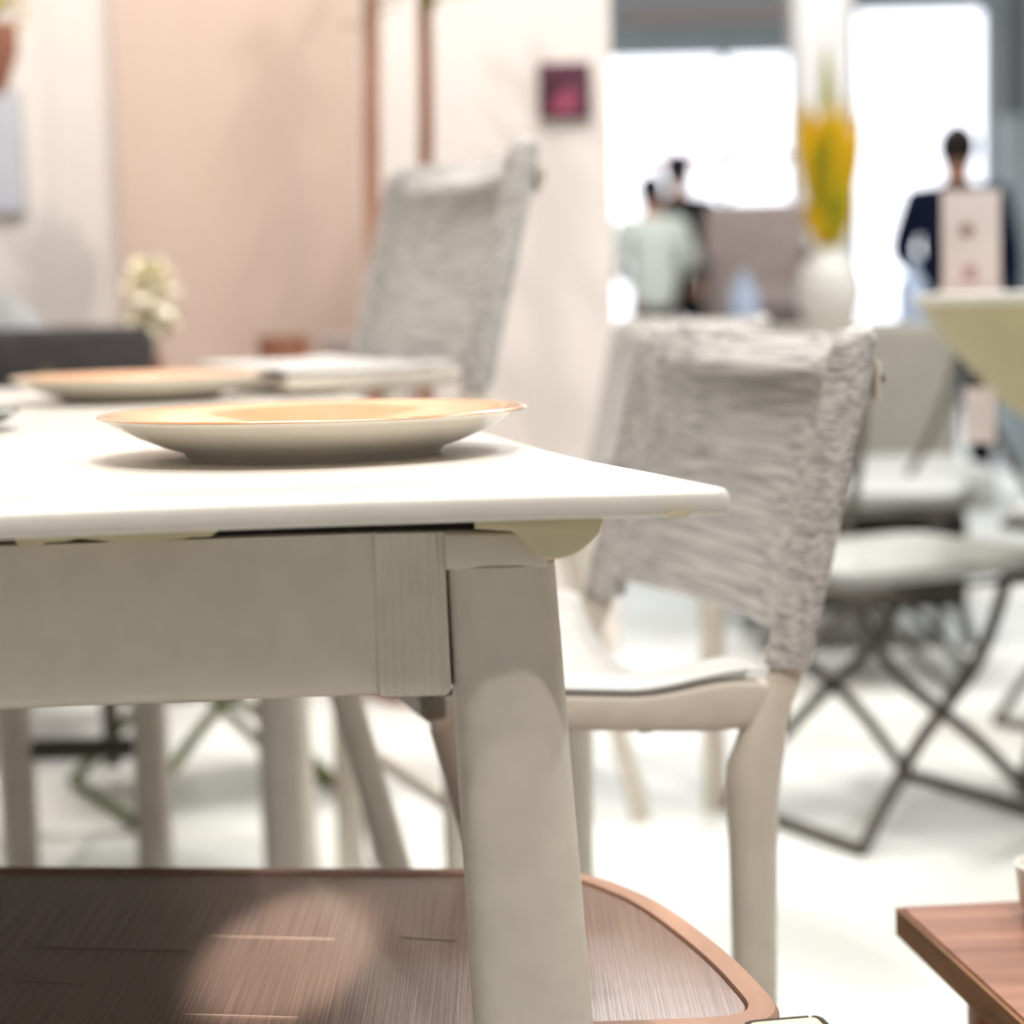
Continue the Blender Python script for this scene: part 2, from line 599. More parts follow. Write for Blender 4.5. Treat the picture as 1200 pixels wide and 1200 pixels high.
table_leg(LEGC.x, LEGC.y, 0.033, -0.006)
table_leg(-0.765, 1.13, -0.03, -0.006)
table_leg(-0.352, 2.965, 0.012, 0.02)
table_leg(-1.14, 2.87, -0.02, 0.02)
# leg collar between cover and top
bm = bmesh.new()
cx0, cx1 = at(521, 650, AY - 0.01).x, at(628, 648, AY - 0.01).x
poly = [(cx0, 0.7036), (cx1 + 0.006, 0.7040), (cx1 + 0.008, 0.712), (cx1, 0.721), (cx1 - 0.010, zt), (cx0, zt)]
prism_xz(bm, poly, AY - 0.0135, AY + 0.05, 0.003)
link('leg_collar', bm, 'taupe', table)
# rounded bracket under the corner
bm = bmesh.new()
cy = 1.158
pts = [(556, 613), (556, 620), (600, 623), (612, 632), (622, 644), (634, 653), (648, 656), (664, 654), (678, 648),
       (692, 636), (703, 626), (709, 611.5)]
poly = [(at(x, y, cy).x, at(x, y, cy).z) for x, y in pts]
poly[0] = (poly[0][0], TOP - TH - 0.0005)
poly[-1] = (poly[-1][0], TOP - TH - 0.0005)
prism_xz(bm, poly, cy, cy + 0.034, 0.0022)
link('bracket', bm, 'clip', table)
# plastic runner peeping out under the top
bm = bmesh.new()
ry = 1.150
pts = [(18, 634), (22, 641), (47, 639.5), (54, 636), (78, 634.5), (92, 631), (116, 633.5), (135, 636), (180, 634.5),
       (215, 631.5), (226, 629.5), (246, 629), (252, 625), (252, 618), (18, 627)]
prism_xz(bm, [(at(x, y, ry).x, at(x, y, ry).z) for x, y in pts], ry, ry + 0.03)
link('runner', bm, 'clip', table)
# dark slide rail behind the gap
link('slide_rail', B(-0.70, 0.0, AY + 0.012, AY + 0.03, zt, TOP - TH - 0.0004), 'dark_gap', table)


# ------------------------------------------------------------ plates
def make_plate(label):
    t = thing('plate', label, 'plate', (0, 0, 0), 0, 'round plates on the white table')
    r = 0.157
    outer = [(0.0, 0.0022), (0.086, 0.0022), (0.088, 0.0), (0.093, 0.0), (0.0955, 0.0045), (0.112, 0.0098), (0.128, 0.0165),
             (0.142, 0.0235), (0.150, 0.0275), (0.1555, 0.0298), (0.1568, 0.0312), (0.1560, 0.0325), (0.1540, 0.0328)]
    bm = L(outer + [(0.1520, 0.0318), (0.10, 0.0120), (0.0, 0.0095)], 64)
    link('dish', bm, 'plate_out', t, sharp=60)
    inner = [(0.0, 0.0102), (0.060, 0.0104), (0.095, 0.0125), (0.118, 0.0190), (0.138, 0.0268), (0.1525, 0.0326),
             (0.1560, 0.0329), (0.1572, 0.0318), (0.1562, 0.0306), (0.10, 0.0094), (0.0, 0.0090)]
    link('glaze', L(inner, 64), 'plate_in', t, sharp=60)
    return t


p1 = make_plate('cream plate with tan glazed inside nearest the table corner')
p1.location = (-0.144, 1.505, TOP)
p2 = copy_tree(p1)
p2['label'] = 'cream plate with tan glazed inside, farther back, beyond the nearer plate'
p2.location = (-0.458, 2.545, TOP)
t = thing('dark_dish', 'dark grey green dish at the left frame edge on the white table', 'dish', (-0.588, 1.93, TOP))
link('dish', L([(0, 0), (0.075, 0), (0.11, 0.008), (0.125, 0.018), (0.1235, 0.0195), (0.105, 0.011), (0, 0.006)], 40), 'dish_dark', t)


# ------------------------------------------------------------ sling chairs
HW = 0.262


def smooth(a, b, x):
    t = max(0, min(1, (x - a) / (b - a)))
    return t * t * (3 - 2 * t)


def make_chair(name, label, lift=0.0, bar=False, group=None):
    t = thing(name, label, 'chair', (0, 0, 0), 0, group)
    zs, ztop = 0.514 + lift, 0.832 + lift
    FOOT = 0.0 if bar else -0.0643   # the dining model is scaled to 0.93 and stood on longer legs

    def posty(z):
        z = z - lift
        if z < 0.40:
            return 0.0
        if z < 0.51:
            return -0.037 * ((z - 0.40) / 0.11) ** 1.5
        return -0.037 - 0.245 * (z - 0.51)

    # rear legs / posts
    for s in (-1, 1):
        zz = [FOOT, 0.12, 0.25, 0.34, 0.39, 0.42, 0.45, 0.48, 0.51, 0.54, 0.66, 0.80]
        zz = [z if i == 0 else z + lift for i, z in enumerate(zz)]
        pts = [(s * HW, posty(z) - (0.0 if not bar else 0), z) for z in zz]
        wy = [0.0205, 0.0205, 0.0208, 0.0225, 0.0245, 0.0255, 0.0225, 0.0165, 0.0150, 0.0150, 0.0150, 0.0150]
        wx = [0.017, 0.017, 0.018, 0.019, 0.020, 0.020, 0.018, 0.016, 0.015, 0.015, 0.015, 0.015]
        link('rear_leg', T(pts, wx, wy, n=20, ref=(1, 0, 0), power=2.6), 'taupe', t)
    # sling back, a closed sheet wrapped round both posts
    xs = []
    hw = HW + 0.019
    for i in range(37):
        u = -1 + 2 * i / 36
        xs.append(u * (HW - 0.03))
    side = [HW - 0.029, HW - 0.026, HW - 0.016, HW - 0.006]

    def half_t(x):
        d = abs(x) - HW
        if d > -0.021:
            v = 1 - (d / 0.0215) ** 2
            return 0.0205 * math.sqrt(max(v, 0.0)) if d > 0 else 0.0205
        return 0.0045 + 0.014 * smooth(-0.035, -0.021, d)

    arc = [HW + 0.0215 * math.sin(a * PI / 2 / 5) for a in range(1, 6)]
    allx = [-x for x in reversed(side + arc)] + xs + side + arc
    # remove duplicates and sort
    allx = sorted(set(round(x, 5) for x in allx))
    rows = [0, 0.02, 0.06, 0.12, 0.2, 0.3, 0.4, 0.5, 0.6, 0.68, 0.73, 0.77, 0.80, 0.83, 0.86, 0.885, 0.91, 0.935, 0.96, 0.978, 0.990, 0.997, 1.0]

    def surf(x, v):
        inside = abs(x) < HW - 0.0275
        z0 = zs + (0.022 if inside else 0.0)
        u = x / HW
        z1 = ztop - 0.010 * max(0, 1 - u * u) ** 0.8 - (0.008 * smooth(0.93, 1.08, abs(u)))
        z = z0 + (z1 - z0) * v
        sag = max(0, 1 - u * u)
        y = posty(z) - sag * (0.030 + 0.012 * math.sin(PI * v)) + sag ** 1.1 * (0.015 * math.exp(-((v - 0.875) / 0.085) ** 2) - 0.026 * smooth(0.84, 1.0, v)
                            - 0.006 * smooth(0.4, 0.8, v))
        if abs(x) > HW - 0.03:
            y += 0.0022 * noise.noise(Vector((x * 20, z * 90, 1.3)))
        h = half_t(x)
        if v > 0.935:
            h *= math.sqrt(max(0, 1 - ((v - 0.935) / 0.066) ** 2)) * 0.92 + 0.08
        return y, z, h

    bm = bmesh.new()
    front, back = [], []
    for v in rows:
        fr, br = [], []
        for i, x in enumerate(allx):
            y, z, h = surf(x, v)
            fv = bm.verts.new((x, y + h, z))
            fr.append(fv)
            if i in (0, len(allx) - 1):
                br.append(fv)
            else:
                br.append(bm.verts.new((x, y - h, z)))
        front.append(fr)
        back.append(br)
    for G in (front, back):
        for a, b in zip(G, G[1:]):
            for i in range(len(a) - 1):
                bm.faces.new((a[i], a[i + 1], b[i + 1], b[i]))
    for k in (0, -1):
        a, b = front[k], back[k]
        for i in range(len(a) - 1):
            vs = []
            for q in (a[i], a[i + 1], b[i + 1], b[i]):
                if q not in vs:
                    vs.append(q)
            if len(vs) > 2:
                bm.faces.new(vs)
    back_o = link('backrest', bm, 'fabric', t, sharp=50)
    # stitched seam ridge along each sleeve
    for s in (-1, 1):
        pts = []
        for k in range(60):
            v = 0.02 + 0.93 * k / 59
            x = s * (HW - 0.017 + 0.0015 * noise.noise(Vector((0, k * 0.9, s))))
            y, z, h = surf(x, v)
            pts.append((x, y + h - 0.0005 + 0.0008 * noise.noise(Vector((3, k * 1.3, s))), z))
        link('seam', T(pts, [0.0022 + 0.0008 * noise.noise(Vector((k * 0.7, 5, s))) for k in range(60)], 0.0012, n=6), 'seam', back_o)
    # clips on the outer sides of posts
    for s in (-1, 1):
        zc = 0.775 + lift
        y = posty(zc) - 0.0245
        c = link('clip', B(s * HW - 0.012, s * HW + 0.012, y - 0.004, y, zc - 0.016, zc + 0.020, bev=0.0015), 'taupe', t)
        link('screw', T([(s * HW, y - 0.011, zc + 0.004), (s * HW, y - 0.003, zc + 0.004)], 0.005, n=10), 'dark_gap', c)
    # seat frame rails: U shape
    D = 0.307 if not bar else 0.21
    SAG = 0.062 if not bar else 0.003
    if bar:
        ra0, ra1 = 0.757, 0.757
    else:
        ra0, ra1 = 0.452, 0.480
    hgt = 0.034 if not bar else 0.020

    def lip(q):
        return (0.022 if not bar else 0.004) * (1 - smooth(0.0, 0.42, q))

    for s in (-1, 1):
        prof = []
        pts = []
        for k in range(13):
            q = k / 12
            y = -0.012 + (D + 0.012) * q
            z = ra0 + (ra1 - ra0) * min(1, q * 1.1) + hgt / 2 + lip(q) / 2
            pts.append((s * (HW - 0.002), y, z))
        hh = [(hgt + lip(k / 12)) / 2 * (0.8 + 0.2 * smooth(0, 0.2, k / 12)) for k in range(13)]
        ro = link('seat_rail', T(pts, [0.013] * 13, hh, n=16, ref=(1, 0, 0), power=4.5), 'taupe', t)
        link('drain_hole', B(s * HW - 0.004, s * HW + 0.004, 0.10, 0.112, ra0 + (ra1 - ra0) * 0.36, ra0 + (ra1 - ra0) * 0.36 + 0.004), 'dark_gap', ro)
    link('front_rail', T([(-HW, D - 0.012, ra1 + hgt / 2), (HW, D - 0.012, ra1 + hgt / 2)], 0.012, hgt / 2, n=14, ref=(0, 1, 0), power=4), 'taupe', t)
    def sagf(u):
        a = min(1.0, abs(u) / 0.91)
        return 1 - a ** 4

    # seat sling: thin pad riding on the rails, rear lip curving up
    rings = []
    for k in range(21):
        q = k / 20
        y = -0.006 + (D + 0.008) * q
        z = ra0 + (ra1 - ra0) * min(1, q * 1.1) + hgt + 0.0035 + lip(q)
        th = (0.013 if not bar else 0.005) * (0.5 + 0.5 * smooth(0, 0.06, q)) * (1 - 0.3 * smooth(0.94, 1, q))
        ring = []
        m = 24
        for i in range(m + 1):
            u = -1 + 2 * i / m
            x = u * (HW + 0.010)
            dip = -SAG * sagf(u) * (1 - 0.8 * smooth(0.55, 1.0, q))
            e = 1 - 0.75 * smooth(0.93, 1.0, abs(u))
            ring.append(Vector((x, y, z + dip + th * e)))
        for i in range(m, -1, -1):
            u = -1 + 2 * i / m
            x = u * (HW + 0.010)
            ring.append(Vector((x, y, z - SAG * sagf(u) * (1 - 0.8 * smooth(0.55, 1.0, q)))))
        rings.append(ring)
    bm = bmesh.new()
    loft(bm, rings)
    link('seat', bm, 'sling_seat', t, sharp=60)
    # raked front legs
    for s in (-1, 1):
        if bar:
            a, b = (s * (HW - 0.004), 0.072, 0.757), (s * (HW - 0.004), -0.05, FOOT)
        else:
            a, b = (s * (HW - 0.004), 0.292, ra1 + 0.004), (s * (HW - 0.004), 0.150, FOOT)
        pts = [Vector(a).lerp(Vector(b), k / 6) for k in range(7)]
        link('front_leg', T(pts, 0.0145, 0.0175, n=16, ref=(1, 0, 0), power=2.6), 'taupe', t)
    if not bar:
        for s in (-1, 1):
            link('stop_block', B(s * HW - 0.012, s * HW + 0.012, D - 0.010, D + 0.010, ra1 + 0.012, ra1 + 0.032, bev=0.003), 'stop', t)
    else:
        link('footrest', T([(-HW + 0.004, -0.02, 0.19), (HW - 0.004, -0.02, 0.19)], 0.011, n=12), 'taupe', t)
    return t


def place_chair(o, px, py, th):
    """stand the chair so that its first rear leg is at px, py; th = how far its face swings to the camera"""
    Lx, Ly = -math.sin(th), math.cos(th)
    o.location = (px + HW * Lx, py + HW * Ly, 0)
    o.rotation_euler = (0, 0, math.atan2(Ly, Lx))


c1 = make_chair('dining_chair', 'grey slub sling dining chair pushed in behind the table corner', 0, False, 'sling dining chairs')
K = 0.93
LZ = EYE * (1 - K)
th = R(16.9)
c1.scale = (K, K, K)
c1.rotation_euler = (0, 0, math.atan2(math.cos(th), -math.sin(th)))
c1.location = (K * (0.219 - HW * math.sin(th)), K * (1.885 + HW * math.cos(th)), LZ)
c4 = copy_tree(c1)
c4['label'] = 'blurred sling dining chair standing behind the nearer grey sling chair'
th = R(25)
c4.rotation_euler = (0, 0, math.atan2(math.cos(th), -math.sin(th)))
q = at(838, 935, 3.4)
c4.location = (q.x - K * HW * math.sin(th), 3.4 + K * HW * math.cos(th), LZ)
c2 = make_chair('bar_chair', 'tall grey sling chair with high back beyond the plates, in front of the display wall', 0.24, True)
place_chair(c2, -0.078, 2.60, R(20.5))

# ------------------------------------------------------------ bench under the table
bench = thing('bench', 'low bench with brown woven seat and tan rim under the table', 'bench', (0, 0, 0))
BZ = 0.40
k = (EYE - BZ) / (EYE - 0.45)
ol = [(-0.86, 1.245), (-0.86, 1.72), (-0.389 * k, 1.496 * k), (-0.069 * k, 1.461 * k), (0.046 * k, 1.452 * k),
      (0.098 * k, 1.36 * k), (0.132 * k, 1.246 * k), (0.176, 1.252), (0.05, 1.247)]
ol = [Vector(p) for p in ol]
ol = round_corners(ol, [0.06, 0.06, 0, 0.0, 0.06, 0.0, 0.0, 0.062, 0], 6)
for _ in range(3):
    ol = [p for a, b in zip(ol, ol[1:] + ol[:1]) for p in (a.lerp(b, 0.25), a.lerp(b, 0.75)) if (b - a).length > 1e-4]
bm = bmesh.new()
inn = offset_poly(ol, 0.020)
prof_o = [(0.002, BZ - 0.035), (0, BZ - 0.03), (0, BZ - 0.006), (0.003, BZ - 0.0015), (0.010, BZ + 0.0005), (0.020, BZ - 0.0005), (0.021, BZ - 0.005)]
rings = [[Vector((p[0], p[1], z)) for p in offset_poly(ol, i)] for i, z in prof_o]
rings.append([Vector((p[0], p[1], BZ - 0.035)) for p in offset_poly(ol, 0.022)])
vr = loft(bm, rings, cap=False)
n = len(vr[0])
for i in range(n):
    j = (i + 1) % n
    bm.faces.new((vr[-1][i], vr[-1][j], vr[0][j], vr[0][i]))
link('rim', bm, 'bench_rim', bench)
bm = bmesh.new()
slab(bm, offset_poly(ol, 0.0215), [(0, BZ - 0.015), (0, BZ - 0.0035), (0.001, BZ - 0.0025)])
link('woven_seat', bm, 'bench', bench)
for x0, x1, y in ((15, 100, 1148), (230, 392, 1096), (40, 232, 1110), (215, 350, 1188), (470, 535, 1098)):  # thin pale strips stand in for lamp glints on the weave
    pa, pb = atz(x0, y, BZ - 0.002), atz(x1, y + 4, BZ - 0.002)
    link('glint_streak', T([pa.lerp(pb, f / 6) for f in range(7)], [0.0002, 0.0006, 0.0008, 0.0005, 0.0008, 0.0005, 0.0002], 0.0004, n=6), 'seat_glint', bench)
for x, y in ((-0.80, 1.29), (-0.80, 1.60), (0.09, 1.30), (0.02, 1.50)):
    link('leg', T([(x, y, 0), (x, y, BZ - 0.03)], 0.014, n=12), 'bench_rim', bench)
# small cream pad with dark piping at the bench end
t = thing('seat_pad', 'cream pad with dark piping lying at the near end of the bench', 'cushion', (0, 0, 0))
q = atz(955, 1189, BZ + 0.02)
pts = [Vector((q.x, q.y)), Vector((q.x - 0.045, q.y + 0.0)), Vector((q.x - 0.05, q.y - 0.05)), Vector((q.x + 0.004, q.y - 0.05))]
pts = round_corners([Vector((q.x + 0.003, q.y)), Vector((q.x - 0.045, q.y - 0.008)), Vector((q.x - 0.045, q.y - 0.09)), Vector((q.x + 0.02, q.y - 0.09))], 0.008, 4)
bm = bmesh.new()
slab(bm, pts, [(0.002, BZ + 0.0015), (0, BZ + 0.005), (0, BZ + 0.015), (0.004, BZ + 0.020)])
link('pad', bm, 'cream', t)
loop = [Vector((p[0], p[1], BZ + 0.0185)) for p in offset_poly(pts, 0.0015)]
link('piping', T(loop + [loop[0]], 0.0022, n=8), 'piping', t)

# ------------------------------------------------------------ low wooden table at lower right
t = thing('low_wooden_table', 'low red brown wooden table cut by the lower right frame edge', 'table', (0, 0, 0))
wz = 0.35
a, b, c = atz(1055, 1062, wz), atz(1200, 1055, wz), atz(1200, 1195, wz)
rgt = (b - a).normalized()
fwd = (c - a).normalized()
width = 0.55
depth = 0.62
npl = 5
for i in range(npl):
    w0, w1 = width * i / npl, width * (i + 1) / npl - 0.003
    quad = [a + rgt * w0, a + rgt * w1, a + rgt * w1 + fwd * depth, a + rgt * w0 + fwd * depth]
    bm = bmesh.new()
    slab(bm, [Vector((p.x, p.y)) for p in quad], [(0.0015, wz - 0.022), (0, wz - 0.020), (0, wz - 0.002), (0.0015, wz)])
    link('plank', bm, 'wood', t)
for u, v in ((0.06, 0.06), (0.49, 0.06), (0.06, 0.56), (0.49, 0.56)):
    p = a + rgt * u + fwd * v
    link('leg', B(p.x - 0.02, p.x + 0.02, p.y - 0.02, p.y + 0.02, 0, wz - 0.022, bev=0.003), 'wood', t)
p = a + rgt * 0.009 + fwd * depth / 2
link('edge_band', (lambda bm: (slab(bm, [Vector((q.x, q.y)) for q in (a - rgt * 0.004, a - rgt * 0.0005, a - rgt * 0.0005 + fwd * depth, a - rgt * 0.004 + fwd * depth)],
                                    [(0, wz - 0.024), (0, wz - 0.001)]), bm)[1])(bmesh.new()), 'wood_edge', t)
q = atz(1210, 1090, wz)
t = thing('white_cup', 'white cup at the right frame edge on the low wooden table', 'cup', (q.x + 0.028, q.y + 0.03, wz), PI)
link('cup', L([(0, 0), (0.022, 0), (0.03, 0.01), (0.034, 0.045), (0.032, 0.045), (0.027, 0.01), (0, 0.006)], 24), 'white_china', t)
link('handle', T([(-0.033, 0, 0.035), (-0.048, 0, 0.032), (-0.05, 0, 0.02), (-0.03, 0, 0.012)], 0.004, n=8), 'white_china', t)

# ------------------------------------------------------------ bowl-sided table on the right
t = thing('thick_table', 'off white table with deep tapering olive beige underside at right', 'table', (0, 0, 0))
tz = 0.858
ol = [at(1052, 352, 3.15), Vector((0.755, 2.72, 0)), Vector((1.75, 2.82, 0)), Vector((1.75, 3.75, 0)), Vector((0.80, 3.65, 0))]
ol = round_corners([Vector((p.x, p.y)) for p in ol], [0.18, 0.12, 0.1, 0.1, 0.15], 6)
bm = bmesh.new()
slab(bm, ol, [(0.004, tz - 0.016), (0, tz - 0.012), (0, tz - 0.002), (0.004, tz)])
link('tabletop', bm, 'rim_white', t)
bm = bmesh.new()
slab(bm, ol, [(0.30, tz - 0.25), (0.22, tz - 0.235), (0.12, tz - 0.16), (0.05, tz - 0.075), (0.006, tz - 0.0165)])
link('tapered_underside', bm, 'olive_side', t)
cx, cy = 1.16, 3.25
for dx, dy in ((-0.27, 0.1), (-0.02, -0.1), (0.3, 0.1), (0.3, -0.1)):
    link('leg', T([(cx + dx * 0.6, cy + dy, tz - 0.245), (cx + dx * 1.1, cy + dy * 2, 0)], 0.014, n=10), 'wire', t)
q = at(1138, 346, 3.3)
t = thing('table_card', 'pale pink standing card on the off white table at right', 'sign', (q.x, 3.3, tz))
link('card', B(-0.046, 0.046, -0.004, 0.004, 0, 0.163, bev=0.002), 'paper', t)
link('print', T([(-0.008, -0.0052, 0.100), (-0.008, -0.0036, 0.100)], 0.011, n=20), 'print_brown', t)
link('print', B(-0.013, 0.008, -0.0052, -0.0038, 0.02, 0.045), 'print_pink', t)
link('foot', B(-0.05, 0.05, -0.02, 0.02, 0, 0.006), 'paper', t)


# ------------------------------------------------------------ wire lounge chairs
def make_wire_chair(label, wm, cm, group):
    """sled based chair, front towards +y local, width along x; rods cross at each side"""
    t = thing('wire_chair', label, 'chair', (0, 0, 0), 0, group)
    W, D2 = 0.193, 0.185
    r = 0.0105
    for s in (-1, 1):
        link('floor_rail', T([(s * W, -D2, r), (s * W, D2, r)], r, n=10), wm, t)
        for e in (-1, 1):
            link('rod', T(catmull([(s * W, e * D2, r), (s * W * 0.30, e * D2 * 0.82, 0.15), (-s * W * 0.45, e * D2 * 0.70, 0.27),
                                   (-s * W * 0.85, e * D2 * 0.62, 0.405)], 6), r, n=10), wm, t)
        link('back_rod', T(catmull([(s * W * 0.2, -0.17, 0.405), (s * W * 0.6, -0.22, 0.55), (s * W * 0.95, -0.28, 0.76)], 6), r * 0.9, n=10), wm, t)
    rim = round_corners([Vector((-0.21, -0.18)), Vector((0.21, -0.18)), Vector((0.21, 0.19)), Vector((-0.21, 0.19))], 0.07, 6)
    loop = [Vector((p[0], p[1], 0.405)) for p in rim]
    link('seat_ring', T(loop + [loop[0]], r, n=8), wm, t)
    bm = bmesh.new()
    slab(bm, offset_poly(rim, 0.004), [(0.02, 0.412), (0, 0.42), (0, 0.437), (0.015, 0.447), (0.06, 0.45)])
    link('seat_cushion', bm, cm, t)
    return t


wc = make_wire_chair('dark wire lounge chair with pale cushion below the thick table at right', 'wire', 'cushion', 'wire chairs with pale cushions')
wc.location = (0.609, 3.335, 0)
wc.rotation_euler = (0, 0, PI + R(28))
wc2 = copy_tree(wc)
wc2['label'] = 'dark wire lounge chair farther back, behind the first wire chair'
wc2.location = (0.80, 4.55, 0)
wc2.rotation_euler = (0, 0, PI - R(18))
wc3 = copy_tree(wc)
wc3['label'] = 'dark wire lounge chair at the right frame edge under the thick table'
wc3.location = (1.22, 4.0, 0)
wc3.rotation_euler = (0, 0, PI + R(40))
# low slung grey chair back behind
t = thing('upholstered_chair', 'grey upholstered chair with dark base behind the wire chair', 'chair', (0.86, 5.3, 0), R(180))
bm = bmesh.new()
slab(bm, round_corners([Vector((-0.30, -0.08)), Vector((0.30, -0.08)), Vector((0.30, 0.04)), Vector((-0.30, 0.04))], 0.05, 4),
     [(0.02, 0.36), (0, 0.38), (0, 0.74), (0.01, 0.78), (0.03, 0.79)])
link('backrest', bm, 'grey_fabric', t)
link('seat', B(-0.30, 0.30, 0.0, 0.46, 0.34, 0.45, bev=0.03, seg=3), 'cushion', t)
link('base', B(-0.24, 0.24, 0.02, 0.40, 0.10, 0.34, bev=0.02), 'dark_base', t)
for sx in (-1, 1):
    for yy in (0.05, 0.38):
        link('leg', T([(sx * 0.22, yy, 0.11), (sx * 0.25, yy, 0)], 0.015, n=8), 'dark_base', t)
# swing tag
q = at(1149, 487, 2.95)
t = thing('hang_tag', 'blank pale tag hanging under the thick table at right', 'tag', (q.x, q.y, q.z))
link('tag', B(-0.022, 0.022, -0.002, 0.002, -0.04, 0.04, bev=0.0015), 'paper', t)
link('cord', T([(0, 0, 0.038), (0.004, 0.004, 0.07)], 0.0012, n=6), 'wire', t)

# left under-table glimpses
wl = make_wire_chair('olive wire folding style chair seen under the table at left', 'olive_wire', 'sage', None)
q = atz(170, 985, 0)
wl.location = (-0.56, 3.62, 0)
wl.rotation_euler = (0, 0, PI + R(28))
t = thing('stool', 'slim taupe frame with dark low stretcher under the left of the table', 'stool', (0, 0, 0))
SY = 3.10
pa, pb = at(178, 900, SY), at(20, 900, SY)
for p, y in ((pa, SY), (pb, SY)):
    for dy in (0.0, 0.24):
        kx = (y + dy) / y
        link('leg', T([(p.x * kx, y + dy, 0), (p.x * kx, y + dy, 0.60)], 0.028, 0.022, n=14, power=3), 'taupe', t)
z = at(100, 877, SY).z
link('stretcher', T([(pb.x, SY, z), (pa.x, SY, z)], 0.017, n=10, ref=(0, 1, 0)), 'wire', t)
link('top', B(pb.x - 0.04, pa.x + 0.04, SY - 0.04, SY + 0.28, 0.60, 0.625, bev=0.005), 'taupe', t)
# dark chair back beyond the far end
q = at(178, 385, 4.25)
t = thing('armchair', 'charcoal upholstered armchair beyond the far left end of the table', 'chair', (q.x - 0.32, 4.25, 0), 0)
bm = bmesh.new()
slab(bm, round_corners([Vector((-0.34, -0.04)), Vector((0.32, -0.04)), Vector((0.32, 0.04)), Vector((-0.34, 0.04))], 0.03, 4),
     [(0.02, 0.42), (0, 0.45), (0, 0.815), (0.008, 0.83), (0.02, 0.836)])
link('backrest', bm, 'charcoal', t)
link('seat', B(-0.30, 0.28, -0.44, 0.02, 0.34, 0.46, bev=0.03, seg=3), 'charcoal', t)
for sx in (-0.30, 0.28):
    for yy in (-0.40, 0.0):
        link('leg', T([(sx, yy, 0), (sx, yy, 0.36)], 0.018, n=10), 'wire', t)
    link('arm', B(sx - 0.02, sx + 0.02, -0.40, 0.0, 0.60, 0.63, bev=0.008), 'charcoal', t)
# pale round-backed chair at the far left
q = at(0, 318, 4.80)
t = thing('tub_chair', 'mid grey rounded chair back at the left frame edge by the wall', 'chair', (q.x - 0.13, 4.80, 0))
bm = bmesh.new()
rings = []
for k in range(9):
    f = k / 8
    zz = 0.30 + 0.62 * f
    hw = 0.26 * (1 - 0.42 * max(0, (f - 0.6) / 0.4) ** 2.2)
    rings.append([Vector((hw * math.copysign(abs(math.cos(a)) ** 0.7, math.cos(a)),
                          0.05 * math.sin(a) + 0.10 * (math.cos(a) * hw / 0.26) ** 2, zz)) for a in [2 * PI * i / 24 for i in range(24)]])
loft(bm, rings)
link('backrest', bm, 'silver_cloth', t)
link('seat', L([(0, 0.3), (0.25, 0.3), (0.28, 0.34), (0.28, 0.42), (0.24, 0.45), (0, 0.45)], 28, (0, -0.24, 0)), 'cushion', t)
link('pedestal', L([(0, 0), (0.2, 0), (0.2, 0.015), (0.03, 0.03), (0.03, 0.3), (0, 0.3)], 24, (0, -0.24, 0)), 'wire', t)


# ------------------------------------------------------------ plants and flowers
def leaf_bm(bm, c, length, width, direction, tilt):
    d = Vector((math.cos(direction), math.sin(direction), tilt)).normalized()
    s = d.cross(Vector((0, 0, 1))).normalized()
    up = s.cross(d)
    prof = [(0, 0.05), (0.25, 0.8), (0.5, 1.0), (0.75, 0.7), (1.0, 0.04)]
    rows = []
    for f, w_ in prof:
        p = Vector(c) + d * length * f - Vector((0, 0, 1)) * length * 0.25 * f * f
        rows.append([bm.verts.new(p - s * width * w_ / 2), bm.verts.new(p + up * width * 0.12), bm.verts.new(p + s * width * w_ / 2)])
    for a, b in zip(rows, rows[1:]):
        bm.faces.new((a[0], a[1], b[1], b[0]))
        bm.faces.new((a[1], a[2], b[2], b[1]))


def slim_tree(px_top, px_low, Y, r, mt, label, ztop, seed):
    rnd = random.Random(seed)
    p0, p1 = at(px_low, 360, Y), at(px_top, 30, Y)
    sl = (p1 - p0) / (p1.z - p0.z)
    base = p0 - sl * p0.z
    t = thing('slim_tree', label, 'tree', (base.x, Y, 0), 0, 'slim indoor trees before the display wall')
    link('pot', L([(0, 0), (0.10, 0), (0.13, 0.22), (0.14, 0.23), (0.125, 0.23), (0.12, 0.2), (0, 0.2)], 28), 'terracotta', t)
    pts = [(sl.x * z + 0.003 * math.sin(z * 7 + seed), 0, z) for z in [0.18 + (ztop - 0.18) * k / 14 for k in range(15)]]
    tr = link('trunk', T(pts, [r * (1.08 - 0.15 * k / 14) for k in range(15)], n=12), mt, t)
    for k in range(26):
        z = ztop - 0.45 + 0.5 * rnd.random() ** 0.8
        if k < 6:
            z = 1.47 + 0.03 * k
        bm = bmesh.new()
        leaf_bm(bm, (sl.x * min(z, ztop), 0, min(z, ztop)), 0.08 + 0.06 * rnd.random(), 0.034, rnd.random() * 2 * PI, 0.2 + 0.5 * rnd.random())
        lf = link('leaf', bm, 'leaf', t)
    return t


slim_tree(434, 440, 4.62, 0.019, 'bark_pale', 'slim pinkish tree trunk before the edge of the pink panel', 2.1, 3)
slim_tree(497, 499, 4.45, 0.0155, 'bark', 'slim darker brown tree trunk behind the tall grey chair', 2.05, 5)

